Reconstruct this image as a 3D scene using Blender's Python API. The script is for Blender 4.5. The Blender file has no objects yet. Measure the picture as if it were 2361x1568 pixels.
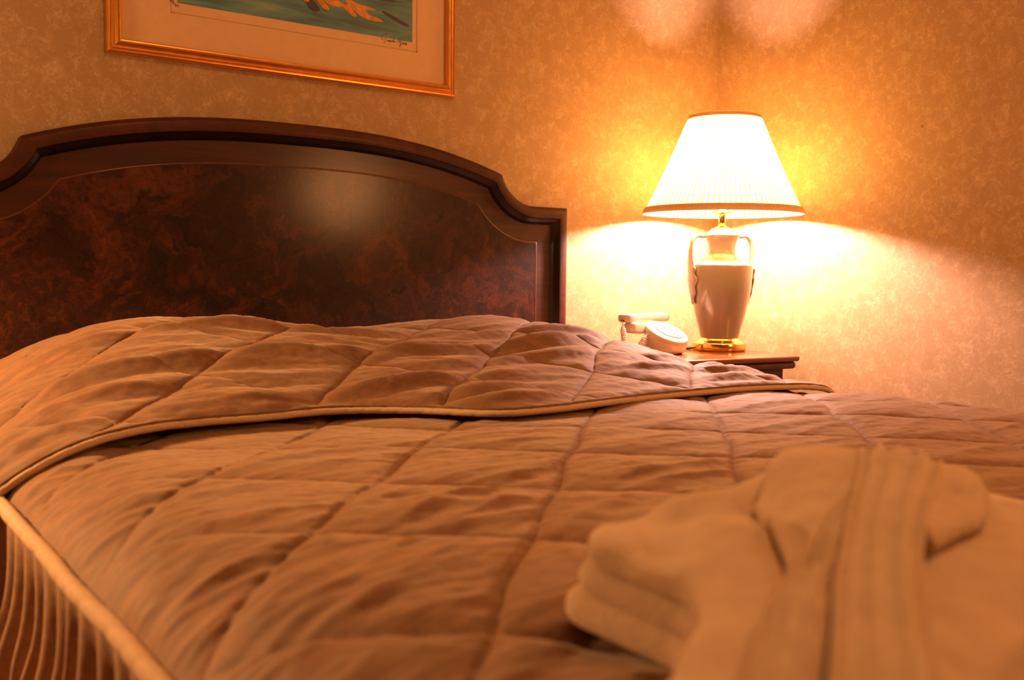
import bpy, bmesh, math, random
import numpy as np
from mathutils import Vector, Matrix

random.seed(7)
SC = bpy.context.scene
COL = SC.collection
PI = math.pi

# ------------------------------------------------------------------ helpers
def link(o, parent=None):
    COL.objects.link(o)
    if parent is not None:
        o.parent = parent
    return o

def tag(o, label=None, cat=None, group=None, kind=None):
    if label: o['label'] = label
    if cat: o['category'] = cat
    if group: o['group'] = group
    if kind: o['kind'] = kind
    return o

def thing(name, label, cat, loc=(0, 0, 0), rz=0.0):
    o = bpy.data.objects.new(name, None)
    o.empty_display_size = .05
    o.location = loc
    o.rotation_euler = (0, 0, rz)
    link(o)
    return tag(o, label, cat)

def mesh(name, verts, faces, mat, parent=None, smooth=True):
    me = bpy.data.meshes.new(name)
    me.from_pydata([tuple(v) for v in verts], [], [tuple(f) for f in faces])
    me.update()
    if smooth:
        me.polygons.foreach_set('use_smooth', [True] * len(me.polygons))
    o = bpy.data.objects.new(name, me)
    if mat: me.materials.append(mat)
    return link(o, parent)

def from_bm(name, bm, mat, parent=None, smooth=True):
    bmesh.ops.recalc_face_normals(bm, faces=bm.faces)
    me = bpy.data.meshes.new(name)
    bm.to_mesh(me); bm.free()
    if smooth:
        me.polygons.foreach_set('use_smooth', [True] * len(me.polygons))
    o = bpy.data.objects.new(name, me)
    if mat: me.materials.append(mat)
    return link(o, parent)

def grid_mesh(name, P, mat, parent=None, close_u=False, close_v=False):
    """P: (nu, nv, 3) array of points"""
    nu, nv = P.shape[:2]
    V = P.reshape(-1, 3)
    iu = np.arange(nu if close_u else nu - 1)
    iv = np.arange(nv if close_v else nv - 1)
    I, J = np.meshgrid(iu, iv, indexing='ij')
    I2 = (I + 1) % nu; J2 = (J + 1) % nv
    F = np.stack([I * nv + J, I2 * nv + J, I2 * nv + J2, I * nv + J2], -1).reshape(-1, 4)
    me = bpy.data.meshes.new(name)
    me.vertices.add(len(V)); me.vertices.foreach_set('co', V.astype(np.float32).ravel())
    me.loops.add(F.size); me.loops.foreach_set('vertex_index', F.astype(np.int32).ravel())
    me.polygons.add(len(F))
    me.polygons.foreach_set('loop_start', np.arange(0, F.size, 4, dtype=np.int32))
    me.polygons.foreach_set('loop_total', np.full(len(F), 4, dtype=np.int32))
    me.update(calc_edges=True); me.validate()
    me.polygons.foreach_set('use_smooth', [True] * len(me.polygons))
    o = bpy.data.objects.new(name, me)
    if mat: me.materials.append(mat)
    return link(o, parent)

def add_box(bm, lo, hi, bevel=0.0, seg=2, mtx=None):
    c = [(a + b) / 2 for a, b in zip(lo, hi)]; s = [b - a for a, b in zip(lo, hi)]
    r = bmesh.ops.create_cube(bm, size=1.0)
    vs = r['verts']
    bmesh.ops.scale(bm, vec=s, verts=vs)
    bmesh.ops.translate(bm, vec=c, verts=vs)
    if bevel > 0:
        es = list({e for v in vs for e in v.link_edges})
        rr = bmesh.ops.bevel(bm, geom=es, offset=bevel, segments=seg, profile=.5, affect='EDGES')
        vs = list({v for f in rr['faces'] for v in f.verts} | {v for v in vs if v.is_valid})
    if mtx is not None:
        bmesh.ops.transform(bm, matrix=mtx, verts=vs)
    return vs

def box(name, lo, hi, mat, parent=None, bevel=0.0, seg=2, smooth=False):
    bm = bmesh.new(); add_box(bm, lo, hi, bevel, seg)
    return from_bm(name, bm, mat, parent, smooth)

def lathe(name, prof, mat, parent=None, n=64, center=(0, 0), rfun=None):
    """prof: list of (r, z) from bottom to top"""
    th = np.linspace(0, 2 * PI, n, endpoint=False)
    P = np.zeros((len(prof), n, 3))
    for i, (r, z) in enumerate(prof):
        rr = np.full(n, r) if rfun is None else r + rfun(th, i / (len(prof) - 1))
        P[i, :, 0] = center[0] + rr * np.cos(th)
        P[i, :, 1] = center[1] + rr * np.sin(th)
        P[i, :, 2] = z
    return grid_mesh(name, P[:, ::-1], mat, parent, close_v=True)

def smooth_prof(pts, n=6):
    """catmull-rom through pts"""
    pts = [np.array(p, float) for p in pts]
    Q = [pts[0]] + pts + [pts[-1]]
    out = []
    for i in range(1, len(Q) - 2):
        for k in range(n):
            t = k / n
            p0, p1, p2, p3 = Q[i - 1], Q[i], Q[i + 1], Q[i + 2]
            out.append(.5 * ((2 * p1) + (-p0 + p2) * t + (2 * p0 - 5 * p1 + 4 * p2 - p3) * t * t + (-p0 + 3 * p1 - 3 * p2 + p3) * t ** 3))
    out.append(pts[-1])
    return out

def tube_pts(path, r, n=10):
    """(len, n, 3) ring array swept along path; r scalar or array or (ra, rb) arrays"""
    P = np.array(path, float)
    T = np.gradient(P, axis=0)
    T /= np.linalg.norm(T, axis=1)[:, None] + 1e-12
    up = np.array([0, 0, 1.]) if abs(T[0][2]) < .9 else np.array([1., 0, 0])
    N = np.zeros_like(P); B = np.zeros_like(P)
    nrm = up - (up @ T[0]) * T[0]; nrm /= np.linalg.norm(nrm)
    for i in range(len(P)):
        nrm = nrm - (nrm @ T[i]) * T[i]; nrm /= np.linalg.norm(nrm) + 1e-12
        N[i] = nrm; B[i] = np.cross(T[i], nrm)
    th = np.linspace(0, 2 * PI, n, endpoint=False)
    r = np.broadcast_to(np.asarray(r, float), (len(P),))
    return P[:, None, :] + r[:, None, None] * (np.cos(th)[None, :, None] * N[:, None, :] + np.sin(th)[None, :, None] * B[:, None, :])

def tube(name, path, r, mat, parent=None, n=10):
    G = tube_pts(path, r, n)
    c0 = np.repeat(G[:1].mean(1, keepdims=True), n, 1); c1 = np.repeat(G[-1:].mean(1, keepdims=True), n, 1)
    return grid_mesh(name, np.concatenate([c0, G, c1], 0), mat, parent, close_v=True)

# -------- numpy noise
_rs = np.random.RandomState(11)
_perm = np.concatenate([_rs.permutation(256)] * 2)
_ang = _rs.rand(256) * 2 * PI
_gx, _gy = np.cos(_ang), np.sin(_ang)
def perlin(x, y):
    x = np.asarray(x, float); y = np.asarray(y, float)
    xi = np.floor(x).astype(int); yi = np.floor(y).astype(int)
    xf = x - xi; yf = y - yi
    u = xf ** 3 * (xf * (xf * 6 - 15) + 10); v = yf ** 3 * (yf * (yf * 6 - 15) + 10)
    def g(ix, iy, dx, dy):
        h = _perm[(_perm[ix & 255] + iy) & 255]
        return _gx[h] * dx + _gy[h] * dy
    a = g(xi, yi, xf, yf); b = g(xi + 1, yi, xf - 1, yf)
    c = g(xi, yi + 1, xf, yf - 1); d = g(xi + 1, yi + 1, xf - 1, yf - 1)
    return (a + u * (b - a)) * (1 - v) + (c + u * (d - c)) * v * 1.0
def fbm(x, y, o=3):
    s = 0; a = 1
    for i in range(o):
        s = s + a * perlin(x * 2 ** i + 17.3 * i, y * 2 ** i + 5.1 * i); a *= .5
    return s
def ridged(x, y):
    return 1 - 2.2 * np.abs(perlin(x, y))
def sstep(a, b, x):
    t = np.clip((x - a) / (b - a), 0, 1); return t * t * (3 - 2 * t)
def pch(xq, pts):
    """smooth (monotone-ish) interpolation of a table"""
    px = np.array([p[0] for p in pts]); py = np.array([p[1] for p in pts])
    m = np.gradient(py, px)
    xq = np.clip(xq, px[0], px[-1])
    i = np.clip(np.searchsorted(px, xq) - 1, 0, len(px) - 2)
    h = px[i + 1] - px[i]; t = (xq - px[i]) / h
    return ((1 + 2 * t) * (1 - t) ** 2 * py[i] + t * (1 - t) ** 2 * h * m[i] + t * t * (3 - 2 * t) * py[i + 1] + t * t * (t - 1) * h * m[i + 1])

# ------------------------------------------------------------------ materials
class NT:
    def __init__(s, name):
        s.m = bpy.data.materials.new(name); s.m.use_nodes = True
        s.t = s.m.node_tree; s.t.nodes.clear()
        s.out = s.n('ShaderNodeOutputMaterial')
    def n(s, typ, **kw):
        nd = s.t.nodes.new(typ)
        for k, v in kw.items():
            if hasattr(nd, k) and k not in nd.inputs: setattr(nd, k, v)
            else: nd.inputs[k].default_value = v
        return nd
    def l(s, a, b): s.t.links.new(a, b)
    def coord(s, scale=(1, 1, 1), rot=(0, 0, 0)):
        c = s.n('ShaderNodeTexCoord'); m = s.n('ShaderNodeMapping')
        m.inputs['Scale'].default_value = scale; m.inputs['Rotation'].default_value = rot
        s.l(c.outputs['Object'], m.inputs['Vector']); return m.outputs['Vector']
    def noise(s, vec, scale, detail=4, rough=.55, dist=0):
        nd = s.n('ShaderNodeTexNoise', Scale=scale, Detail=detail, Roughness=rough, Distortion=dist)
        s.l(vec, nd.inputs['Vector']); return nd.outputs['Fac']
    def ramp(s, fac, stops):
        r = s.n('ShaderNodeValToRGB'); e = r.color_ramp.elements
        while len(e) < len(stops): e.new(.5)
        for i, (p, c) in enumerate(stops):
            e[i].position = p; e[i].color = (*c, 1) if len(c) == 3 else c
        s.l(fac, r.inputs['Fac']); return r.outputs['Color']
    def mixc(s, fac, a, b, mode='MIX'):
        m = s.n('ShaderNodeMix', data_type='RGBA', blend_type=mode)
        for sock, v in ((m.inputs[0], fac), (m.inputs[6], a), (m.inputs[7], b)):
            if hasattr(v, 'is_output') or isinstance(v, bpy.types.NodeSocket): s.l(v, sock)
            elif isinstance(v, (int, float)): sock.default_value = v
            else: sock.default_value = (*v, 1)
        return m.outputs[2]
    def math(s, op, a, b=0.0):
        m = s.n('ShaderNodeMath', operation=op)
        for sock, v in ((m.inputs[0], a), (m.inputs[1], b)):
            if isinstance(v, bpy.types.NodeSocket): s.l(v, sock)
            else: sock.default_value = v
        return m.outputs[0]
    def bump(s, h, strength=.3, dist=.002, normal=None):
        b = s.n('ShaderNodeBump', Strength=strength, Distance=dist)
        s.l(h, b.inputs['Height'])
        if normal is not None: s.l(normal, b.inputs['Normal'])
        return b.outputs['Normal']
    def pbr(s, color, rough=.5, metal=0.0, spec=.5, normal=None, coat=0.0, coat_rough=.1, sheen=0.0, sheen_tint=None):
        p = s.n('ShaderNodeBsdfPrincipled')
        for k, v in (('Base Color', color), ('Roughness', rough), ('Metallic', metal), ('Specular IOR Level', spec), ('Coat Weight', coat), ('Coat Roughness', coat_rough), ('Sheen Weight', sheen)):
            if isinstance(v, bpy.types.NodeSocket): s.l(v, p.inputs[k])
            elif isinstance(v, (int, float)): p.inputs[k].default_value = v
            else: p.inputs[k].default_value = (*v, 1)
        if sheen_tint: p.inputs['Sheen Tint'].default_value = (*sheen_tint, 1)
        if normal is not None: s.l(normal, p.inputs['Normal'])
        s.l(p.outputs[0], s.out.inputs['Surface'])
        s.p = p
        return s.m

def simple(name, color, rough=.5, metal=0.0, spec=.5, var=.06, scale=40, bump=0.0, coat=0.0):
    t = NT(name); v = t.coord()
    nz = t.noise(v, scale, 3)
    c = t.ramp(nz, [(.3, tuple(x * (1 - var) for x in color)), (.7, tuple(min(1, x * (1 + var)) for x in color))])
    nm = t.bump(nz, bump, .001) if bump else None
    return t.pbr(c, rough, metal, spec, nm, coat)

def mat_wallpaper():
    t = NT('wallpaper'); v = t.coord()
    warp = t.n('ShaderNodeTexNoise', Scale=38.0, Detail=3.0)
    t.l(v, warp.inputs['Vector'])
    add = t.n('ShaderNodeMix', data_type='VECTOR'); add.inputs[0].default_value = .045
    t.l(v, add.inputs[4]); t.l(warp.outputs['Color'], add.inputs[5])
    vv = add.outputs[1]
    big = t.noise(vv, 34, 8, .78, .5)
    fine = t.noise(vv, 190, 4, .65, 1.2)
    worm = t.math('ABSOLUTE', t.math('SUBTRACT', t.noise(vv, 95, 5, .7, 1.5), .5))
    f = t.math('ADD', t.math('ADD', t.math('MULTIPLY', big, .60), t.math('MULTIPLY', fine, .30)), t.math('MULTIPLY', worm, .55))
    base = t.ramp(f, [(.46, (.365, .235, .115)), (.535, (.455, .315, .17)), (.60, (.53, .39, .235))])
    cloud = t.noise(v, 3.0, 3)
    base = t.mixc(t.math('MULTIPLY', cloud, .15), base, (.42, .27, .14))
    # small dark scuff on the paper
    g = t.n('ShaderNodeNewGeometry')
    d = t.n('ShaderNodeVectorMath', operation='DISTANCE'); d.inputs[1].default_value = (2.1935, -.643, 1.13)
    t.l(g.outputs['Position'], d.inputs[0])
    sp = t.math('LESS_THAN', t.math('ADD', d.outputs['Value'], t.math('MULTIPLY', t.math('SUBTRACT', fine, .5), .02)), .0045)
    base = t.mixc(t.math('MULTIPLY', sp, .7), base, (.16, .08, .04))
    rough = t.n('ShaderNodeMapRange'); rough.inputs['From Min'].default_value = .46; rough.inputs['From Max'].default_value = .6
    rough.inputs['To Min'].default_value = .62; rough.inputs['To Max'].default_value = .42
    t.l(f, rough.inputs['Value'])
    nm = t.bump(f, .35, .0015)
    return t.pbr(base, rough.outputs[0], 0, .35, nm)

def mat_quilt(name, dark=(.150, .067, .030), light=(.27, .118, .043), grey=(.178, .096, .048)):
    t = NT(name); v = t.coord()
    blk = t.n('ShaderNodeVectorMath', operation='SNAP'); blk.inputs[1].default_value = (.0125, .0065, .5)
    jit = t.n('ShaderNodeTexNoise', Scale=55.0, Detail=2.0); t.l(v, jit.inputs['Vector'])
    jm = t.n('ShaderNodeMix', data_type='VECTOR'); jm.inputs[0].default_value = .012
    t.l(v, jm.inputs[4]); t.l(jit.outputs['Color'], jm.inputs[5])
    t.l(jm.outputs[1], blk.inputs[0])
    wn = t.n('ShaderNodeTexWhiteNoise', noise_dimensions='2D'); t.l(blk.outputs[0], wn.inputs['Vector'])
    st = t.coord((22, 130, 1), (0, 0, .12))
    streak = t.noise(st, 1.0, 3, .6, .4)
    mask = t.noise(v, 11, 4, .6)
    f = t.math('ADD', t.math('MULTIPLY', wn.outputs['Value'], .16), t.math('ADD', t.math('MULTIPLY', streak, .55), t.math('MULTIPLY', mask, .43)))
    c = t.ramp(f, [(.40, grey), (.56, dark), (.84, light)])
    weave = t.n('ShaderNodeTexWave', Scale=520.0, Distortion=1.0); t.l(v, weave.inputs['Vector'])
    fine = t.noise(v, 900, 2)
    nm = t.bump(t.math('ADD', t.math('MULTIPLY', weave.outputs['Fac'], .3), fine), .12, .0006)
    return t.pbr(c, .72, 0, .25, nm, sheen=.35, sheen_tint=(1, .8, .6))

def mat_burl():
    t = NT('burl_walnut'); v = t.coord()
    w = t.n('ShaderNodeTexNoise', Scale=7.0, Detail=5.0, Roughness=.6); t.l(v, w.inputs['Vector'])
    add = t.n('ShaderNodeMix', data_type='VECTOR'); add.inputs[0].default_value = .22
    t.l(v, add.inputs[4]); t.l(w.outputs['Color'], add.inputs[5])
    vv = add.outputs[1]
    a = t.noise(vv, 9, 8, .68, 1.8)
    b = t.noise(vv, 42, 6, .7, 2.0)
    f = t.math('ADD', t.math('MULTIPLY', a, .65), t.math('MULTIPLY', b, .35))
    c = t.ramp(f, [(.36, (.007, .0022, .0011)), (.5, (.028, .0072, .0028)), (.60, (.075, .0175, .0055)), (.72, (.13, .032, .009))])
    vo = t.n('ShaderNodeTexVoronoi', Scale=16.0); t.l(vv, vo.inputs['Vector'])
    eye = t.ramp(vo.outputs['Distance'], [(.0, (.15, .15, .15)), (.13, (.35, .35, .35)), (.19, (1, 1, 1))])
    gate = t.ramp(t.noise(v, 5, 2), [(.5, (1, 1, 1)), (.56, (0, 0, 0))])
    eye2 = t.mixc(gate, eye, (1, 1, 1))
    c = t.mixc(1.0, c, eye2, 'MULTIPLY')
    return t.pbr(c, .5, 0, .15, None, .30, .17)

def mat_wood(name, c0, c1, scale=(1, 1, 1), rough=.35, coat=.4, coat_rough=.15, sc=6, rot=(0, 0, 0)):
    t = NT(name); v = t.coord(scale, rot)
    a = t.noise(v, sc, 6, .6, .8); b = t.noise(v, sc * 8, 4, .6, .3)
    f = t.math('ADD', t.math('MULTIPLY', a, .65), t.math('MULTIPLY', b, .35))
    c = t.ramp(f, [(.36, c0), (.66, c1)])
    return t.pbr(c, rough, 0, .22, None, coat, coat_rough)

def mat_terry():
    t = NT('terry_cloth'); v = t.coord()
    a = t.noise(v, 420, 3, .7); b = t.noise(v, 60, 3, .6)
    c = t.ramp(t.math('ADD', t.math('MULTIPLY', a, .5), t.math('MULTIPLY', b, .5)), [(.35, (.57, .42, .285)), (.65, (.70, .535, .38))])
    nm = t.bump(t.math('ADD', a, t.math('MULTIPLY', b, .6)), .6, .003)
    return t.pbr(c, .95, 0, .1, nm, sheen=.5, sheen_tint=(1, .85, .7))

def mat_shade(name='pleated_shade_fabric', c0=(.60, .45, .145), c1=(.68, .52, .165), tr_=None):
    t = NT(name); v = t.coord()
    nz = t.noise(v, 260, 2)
    c = t.ramp(nz, [(.3, c0), (.7, c1)])
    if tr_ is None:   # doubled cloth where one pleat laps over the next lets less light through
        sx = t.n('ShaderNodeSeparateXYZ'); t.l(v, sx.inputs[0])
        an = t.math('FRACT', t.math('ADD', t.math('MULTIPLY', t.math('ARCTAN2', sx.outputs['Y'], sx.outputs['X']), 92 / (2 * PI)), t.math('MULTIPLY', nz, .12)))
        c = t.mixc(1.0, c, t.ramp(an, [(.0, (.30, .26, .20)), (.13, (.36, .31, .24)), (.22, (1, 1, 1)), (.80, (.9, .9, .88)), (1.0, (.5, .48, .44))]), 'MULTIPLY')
    d = t.n('ShaderNodeBsdfDiffuse'); tr = t.n('ShaderNodeBsdfTranslucent'); mx = t.n('ShaderNodeMixShader'); mx.inputs[0].default_value = SHADE_T if tr_ is None else tr_
    t.l(c, d.inputs['Color']); t.l(c, tr.inputs['Color'])
    t.l(d.outputs[0], mx.inputs[1]); t.l(tr.outputs[0], mx.inputs[2]); t.l(mx.outputs[0], t.out.inputs['Surface'])
    return t.m

def mat_glass():
    t = NT('picture_glass')
    v = t.coord(); nz = t.noise(v, 2, 1)
    tr = t.n('ShaderNodeBsdfTransparent'); gl = t.n('ShaderNodeBsdfGlossy', Roughness=.02)
    tint = t.ramp(nz, [(0, (.97, .98, .97)), (1, (.98, .98, .98))]); t.l(tint, tr.inputs['Color'])
    lw = t.n('ShaderNodeLayerWeight', Blend=.5); mx = t.n('ShaderNodeMixShader')
    fr = t.math('ADD', t.math('MULTIPLY', t.math('POWER', lw.outputs['Facing'], 5.0), .9), .04)
    t.l(fr, mx.inputs[0]); t.l(tr.outputs[0], mx.inputs[1]); t.l(gl.outputs[0], mx.inputs[2]); t.l(mx.outputs[0], t.out.inputs['Surface'])
    return t.m

def mat_print():
    t = NT('sea_print_paint')
    v = t.coord((5, 1, 46), (0, -.22, 0)); v2 = t.coord()
    s = t.noise(v, 1.0, 5, .62, .5); big = t.noise(v2, 7, 3, .5)
    f = t.math('ADD', t.math('MULTIPLY', s, .7), t.math('MULTIPLY', big, .3))
    c = t.ramp(f, [(.34, (.06, .10, .15)), (.46, (.11, .27, .33)), (.56, (.17, .38, .40)), (.68, (.42, .46, .30))])
    return t.pbr(c, .7, 0, .2)

def mat_emit(name, col, strength):
    t = NT(name); e = t.n('ShaderNodeEmission', Strength=strength); e.inputs['Color'].default_value = (*col, 1)
    t.l(e.outputs[0], t.out.inputs['Surface']); return t.m

SHADE_T = .40
LAMP_COL = (1.0, .50, .19)
BULB_COL = (1.0, .595, .53)
BULB_E = 690.0

M = {}
M['wall'] = mat_wallpaper()
M['ceiling'] = simple('ceiling_paint', (.62, .50, .36), .9, var=.03)
M['carpet'] = simple('carpet', (.20, .11, .07), 1.0, var=.25, scale=220, bump=.5)
M['base'] = mat_wood('baseboard_wood', (.06, .02, .01), (.12, .045, .02))
M['quilt'] = mat_quilt('quilted_cotton')
M['piping'] = simple('piping_cord_fabric', (.50, .345, .22), .8, var=.08, scale=300, spec=.2, bump=.2)
M['skirt'] = simple('skirt_fabric', (.33, .20, .125), .75, var=.15, scale=120, spec=.25, bump=.1)
M['burl'] = mat_burl()
M['band'] = mat_wood('crossband_veneer', (.022, .0050, .0017), (.066, .0148, .0043), (1, 1, 14), .5, .28, .19, 3)
M['inlay'] = mat_wood('inlay_line', (.075, .022, .008), (.10, .03, .011), rough=.5, coat=.38)
M['hbframe'] = mat_wood('headboard_frame_wood', (.030, .0070, .0024), (.095, .0215, .006), (1, 3, 1), .55, .05, .2, 5)
M['hbdark'] = mat_wood('dark_moulding', (.004, .0016, .001), (.010, .0036, .002), rough=.4, coat=.35)
M['mattress'] = simple('mattress_ticking', (.6, .5, .4), .9)
M['nswood'] = mat_wood('nightstand_wood', (.14, .038, .013), (.25, .075, .025), (1.5, 9, 9), .3, .6, .12, 4)
M['nsdark'] = mat_wood('nightstand_carcass_wood', (.045, .016, .009), (.085, .032, .016), (9, 9, 1.5), .4, .4, .2, 4)
M['nspanel'] = mat_wood('drawer_panel_veneer', (.35, .19, .07), (.48, .28, .11), (1.5, 9, 9), .35, .5, .15, 4)
M['brass'] = simple('polished_brass', (.92, .60, .17), .13, 1.0, var=.03, scale=30)
M['ceramic'] = simple('cream_ceramic', (.29, .235, .18), .16, 0, .5, var=.02, scale=15, coat=.6)
M['shade'] = mat_shade()
M['trim'] = mat_shade('shade_trim_ribbon', (.56, .41, .22), (.64, .48, .27), .30)
M['bulb'] = mat_emit('glowing_bulb', BULB_COL, BULB_E)
M['phone'] = simple('cream_plastic', (.72, .57, .43), .32, 0, .5, var=.02, scale=30)
M['phonedark'] = simple('dark_recess', (.05, .035, .03), .6)
M['button'] = simple('phone_button', (.12, .09, .07), .5)
M['cord'] = simple('coil_cord', (.74, .60, .46), .4, var=.03)
M['wire'] = simple('brown_power_cord', (.09, .06, .045), .6)
M['gilt'] = simple('gilt_frame', (.78, .36, .075), .30, .75, .5, var=.08, scale=40, bump=.03)
M['mat'] = simple('cream_mat_paper', (.86, .60, .37), .9, spec=.1, var=.03, scale=60)
M['emboss'] = simple('plate_mark_groove', (.62, .43, .27), .9, spec=.1)
M['glass'] = mat_glass()
M['print'] = mat_print()
M['orange'] = simple('orange_paint', (.74, .34, .08), .7, var=.3, scale=60)
M['navy'] = simple('dark_blue_paint', (.06, .075, .12), .7, var=.3, scale=60)
M['ink'] = simple('pencil_ink', (.14, .08, .05), .8)
M['terry'] = mat_terry()

# ------------------------------------------------------------------ camera (from the photograph's vanishing points)
CAM_D, CAM_H = 1.97, .78
cam_d = bpy.data.cameras.new('camera'); cam = bpy.data.objects.new('camera', cam_d); link(cam)
FPX = 2280.0
cam_d.sensor_width = 23.6; cam_d.sensor_fit = 'HORIZONTAL'
cam_d.lens = FPX / 2361 * 23.6
right = Vector((.8023, -.5968, .0100)); fwd = Vector((.596, .800, -.0699))
fwd.normalize(); right = (right - right.dot(fwd) * fwd).normalized(); up = right.cross(fwd)
cam.matrix_world = Matrix((( right.x, up.x, -fwd.x, 0), (right.y, up.y, -fwd.y, -CAM_D), (right.z, up.z, -fwd.z, CAM_H), (0, 0, 0, 1)))
cam_d.clip_start = .02
cam_d.dof.use_dof = True; cam_d.dof.focus_distance = 1.85; cam_d.dof.aperture_fstop = 3.6; cam_d.dof.aperture_blades = 7
SC.camera = cam

# ------------------------------------------------------------------ room
RX, LX, FY, CZ = 2.1935, -2.0, -4.4, 2.5
def slab(name, lo, hi, mat):
    return tag(box(name, lo, hi, mat), kind='structure')
slab('wall_back', (LX - .1, 0, 0), (RX + .1, .1, CZ), M['wall'])
slab('wall_right', (RX, FY, 0), (RX + .1, 0, CZ), M['wall'])
slab('wall_left', (LX - .1, FY, 0), (LX, 0, CZ), M['wall'])
slab('wall_front', (LX - .1, FY - .1, 0), (RX + .1, FY, CZ), M['wall'])
slab('floor', (LX - .1, FY - .1, -.1), (RX + .1, .1, 0), M['carpet'])
slab('ceiling', (LX - .1, FY - .1, CZ), (RX + .1, .1, CZ + .1), M['ceiling'])
slab('baseboard_back', (LX, -.014, 0), (RX, 0, .1), M['base'])
slab('baseboard_right', (RX - .014, FY, 0), (RX, -.014, .1), M['base'])

# ------------------------------------------------------------------ bed
bed = thing('bed', 'double bed with dark burl walnut headboard arched between two scooped shoulders', 'bed', (.88, -1.0, 0))
BC = Vector((.88, -1.0, 0))
def bl(p): return (p[0] - BC.x, p[1] - BC.y, p[2])
HC, HW, HS, HT = .880, .7255, .938, 1.079
def hb_segments(o):
    """right half outline, inset by o, as three polylines from the bottom up to the middle of the arch"""
    side = [(HW - o, z) for z in np.linspace(.25, HS + .2, 60)]
    r = .105 + o; x0 = .6215; zc = HS + .105
    th = np.linspace(-PI / 2, -PI * 1.02, 80)
    shoulder = [(x, HS - o) for x in np.linspace(HW + .02, x0, 24)] + [(x0 + r * math.cos(t), zc + r * math.sin(t)) for t in th]
    xs = np.linspace(.62, 0, 90)
    def f(x): return HT - .0695 * (abs(x) / .522) ** 2.55
    arch = []
    for x in xs:
        d = (f(x + 1e-4) - f(x - 1e-4)) / 2e-4; n = math.hypot(1, d)
        arch.append((x + o * d / n, f(x) - o / n))
    return side, shoulder, arch
def seg_x(a, b):
    """trim polylines a (end) and b (start) at their first crossing"""
    for i in range(len(a) - 1):
        for j in range(len(b) - 1):
            p, p2, q, q2 = map(np.array, (a[i], a[i + 1], b[j], b[j + 1]))
            r = p2 - p; s = q2 - q; den = r[0] * s[1] - r[1] * s[0]
            if abs(den) < 1e-14: continue
            t = ((q - p)[0] * s[1] - (q - p)[1] * s[0]) / den; u = ((q - p)[0] * r[1] - (q - p)[1] * r[0]) / den
            if -1e-6 <= t <= 1 + 1e-6 and -1e-6 <= u <= 1 + 1e-6:
                X = tuple(p + t * r)
                return list(a[:i + 1]) + [X], [X] + list(b[j + 1:])
    return a, b
def resample(pl, n):
    P = np.array(pl); d = np.r_[0, np.cumsum(np.linalg.norm(np.diff(P, axis=0), axis=1))]
    t = np.linspace(0, d[-1], n); return np.c_[np.interp(t, d, P[:, 0]), np.interp(t, d, P[:, 1])]
def hb_outline(o):
    s, c, a = hb_segments(o)
    s, c = seg_x(s, c); c, a = seg_x(c, a)
    half = np.concatenate([resample(s, 14), resample(c, 36)[1:], resample(a, 40)[1:]])
    left = half[::-1][1:].copy(); left[:, 0] *= -1
    full = np.concatenate([half, left])
    full[:, 0] += HC
    return full
def hb_strip(name, prof, mat, parent):
    P = []
    for o, y in prof:
        q = hb_outline(o)
        P.append(np.c_[q[:, 0] - BC.x, np.full(len(q), y - BC.y), q[:, 1]])
    return grid_mesh(name, np.array(P), mat, parent)
YF = -.05
hb = hb_strip('headboard', [(.004, -.002), (0, -.006), (0, YF + .012), (.002, YF + .006), (.005, YF + .005), (.006, YF + .001), (.009, YF), (.026, YF - .001), (.028, YF)], M['hbframe'], bed)
hb_strip('moulding', [(.028, YF), (.030, YF + .004), (.033, YF + .0045), (.0345, YF + .009), (.037, YF + .0095), (.0395, YF + .014), (.042, YF + .018), (.044, YF + .021)], M['hbdark'], hb)['label'] = 'blackened stepped moulding'
YP = YF + .0205
hb_strip('crossband', [(.0435, YP), (.086, YP)], M['band'], hb)['label'] = 'plain reddish crossband veneer border'
hb_strip('inlay_line', [(.086, YP), (.0862, YP - .0004), (.0895, YP - .0004), (.09, YP)], M['inlay'], hb)['label'] = 'thin pale inlay line'
q = hb_outline(.09)
qs = [(x - BC.x, YP - BC.y, z) for x, z in q]
nq = len(qs) // 2
# burl panel: strip between mirrored points
hv, hf = [], []
for i in range(nq + 1):
    hv += [qs[i], qs[len(qs) - 1 - i]]
for i in range(nq):
    hf.append((2 * i, 2 * i + 1, 2 * i + 3, 2 * i + 2))
mesh('burl_panel', hv, hf, M['burl'], hb, smooth=False)['label'] = 'dark mottled burl veneer panel'
box('bed_base', bl((.245, -1.94, .02)), bl((1.545, -.056, .28)), M['nsdark'], bed, .01)
box('mattress', bl((.245, -1.94, .285)), bl((1.545, -.058, .500)), M['mattress'], bed, .04, 3, True)

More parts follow.
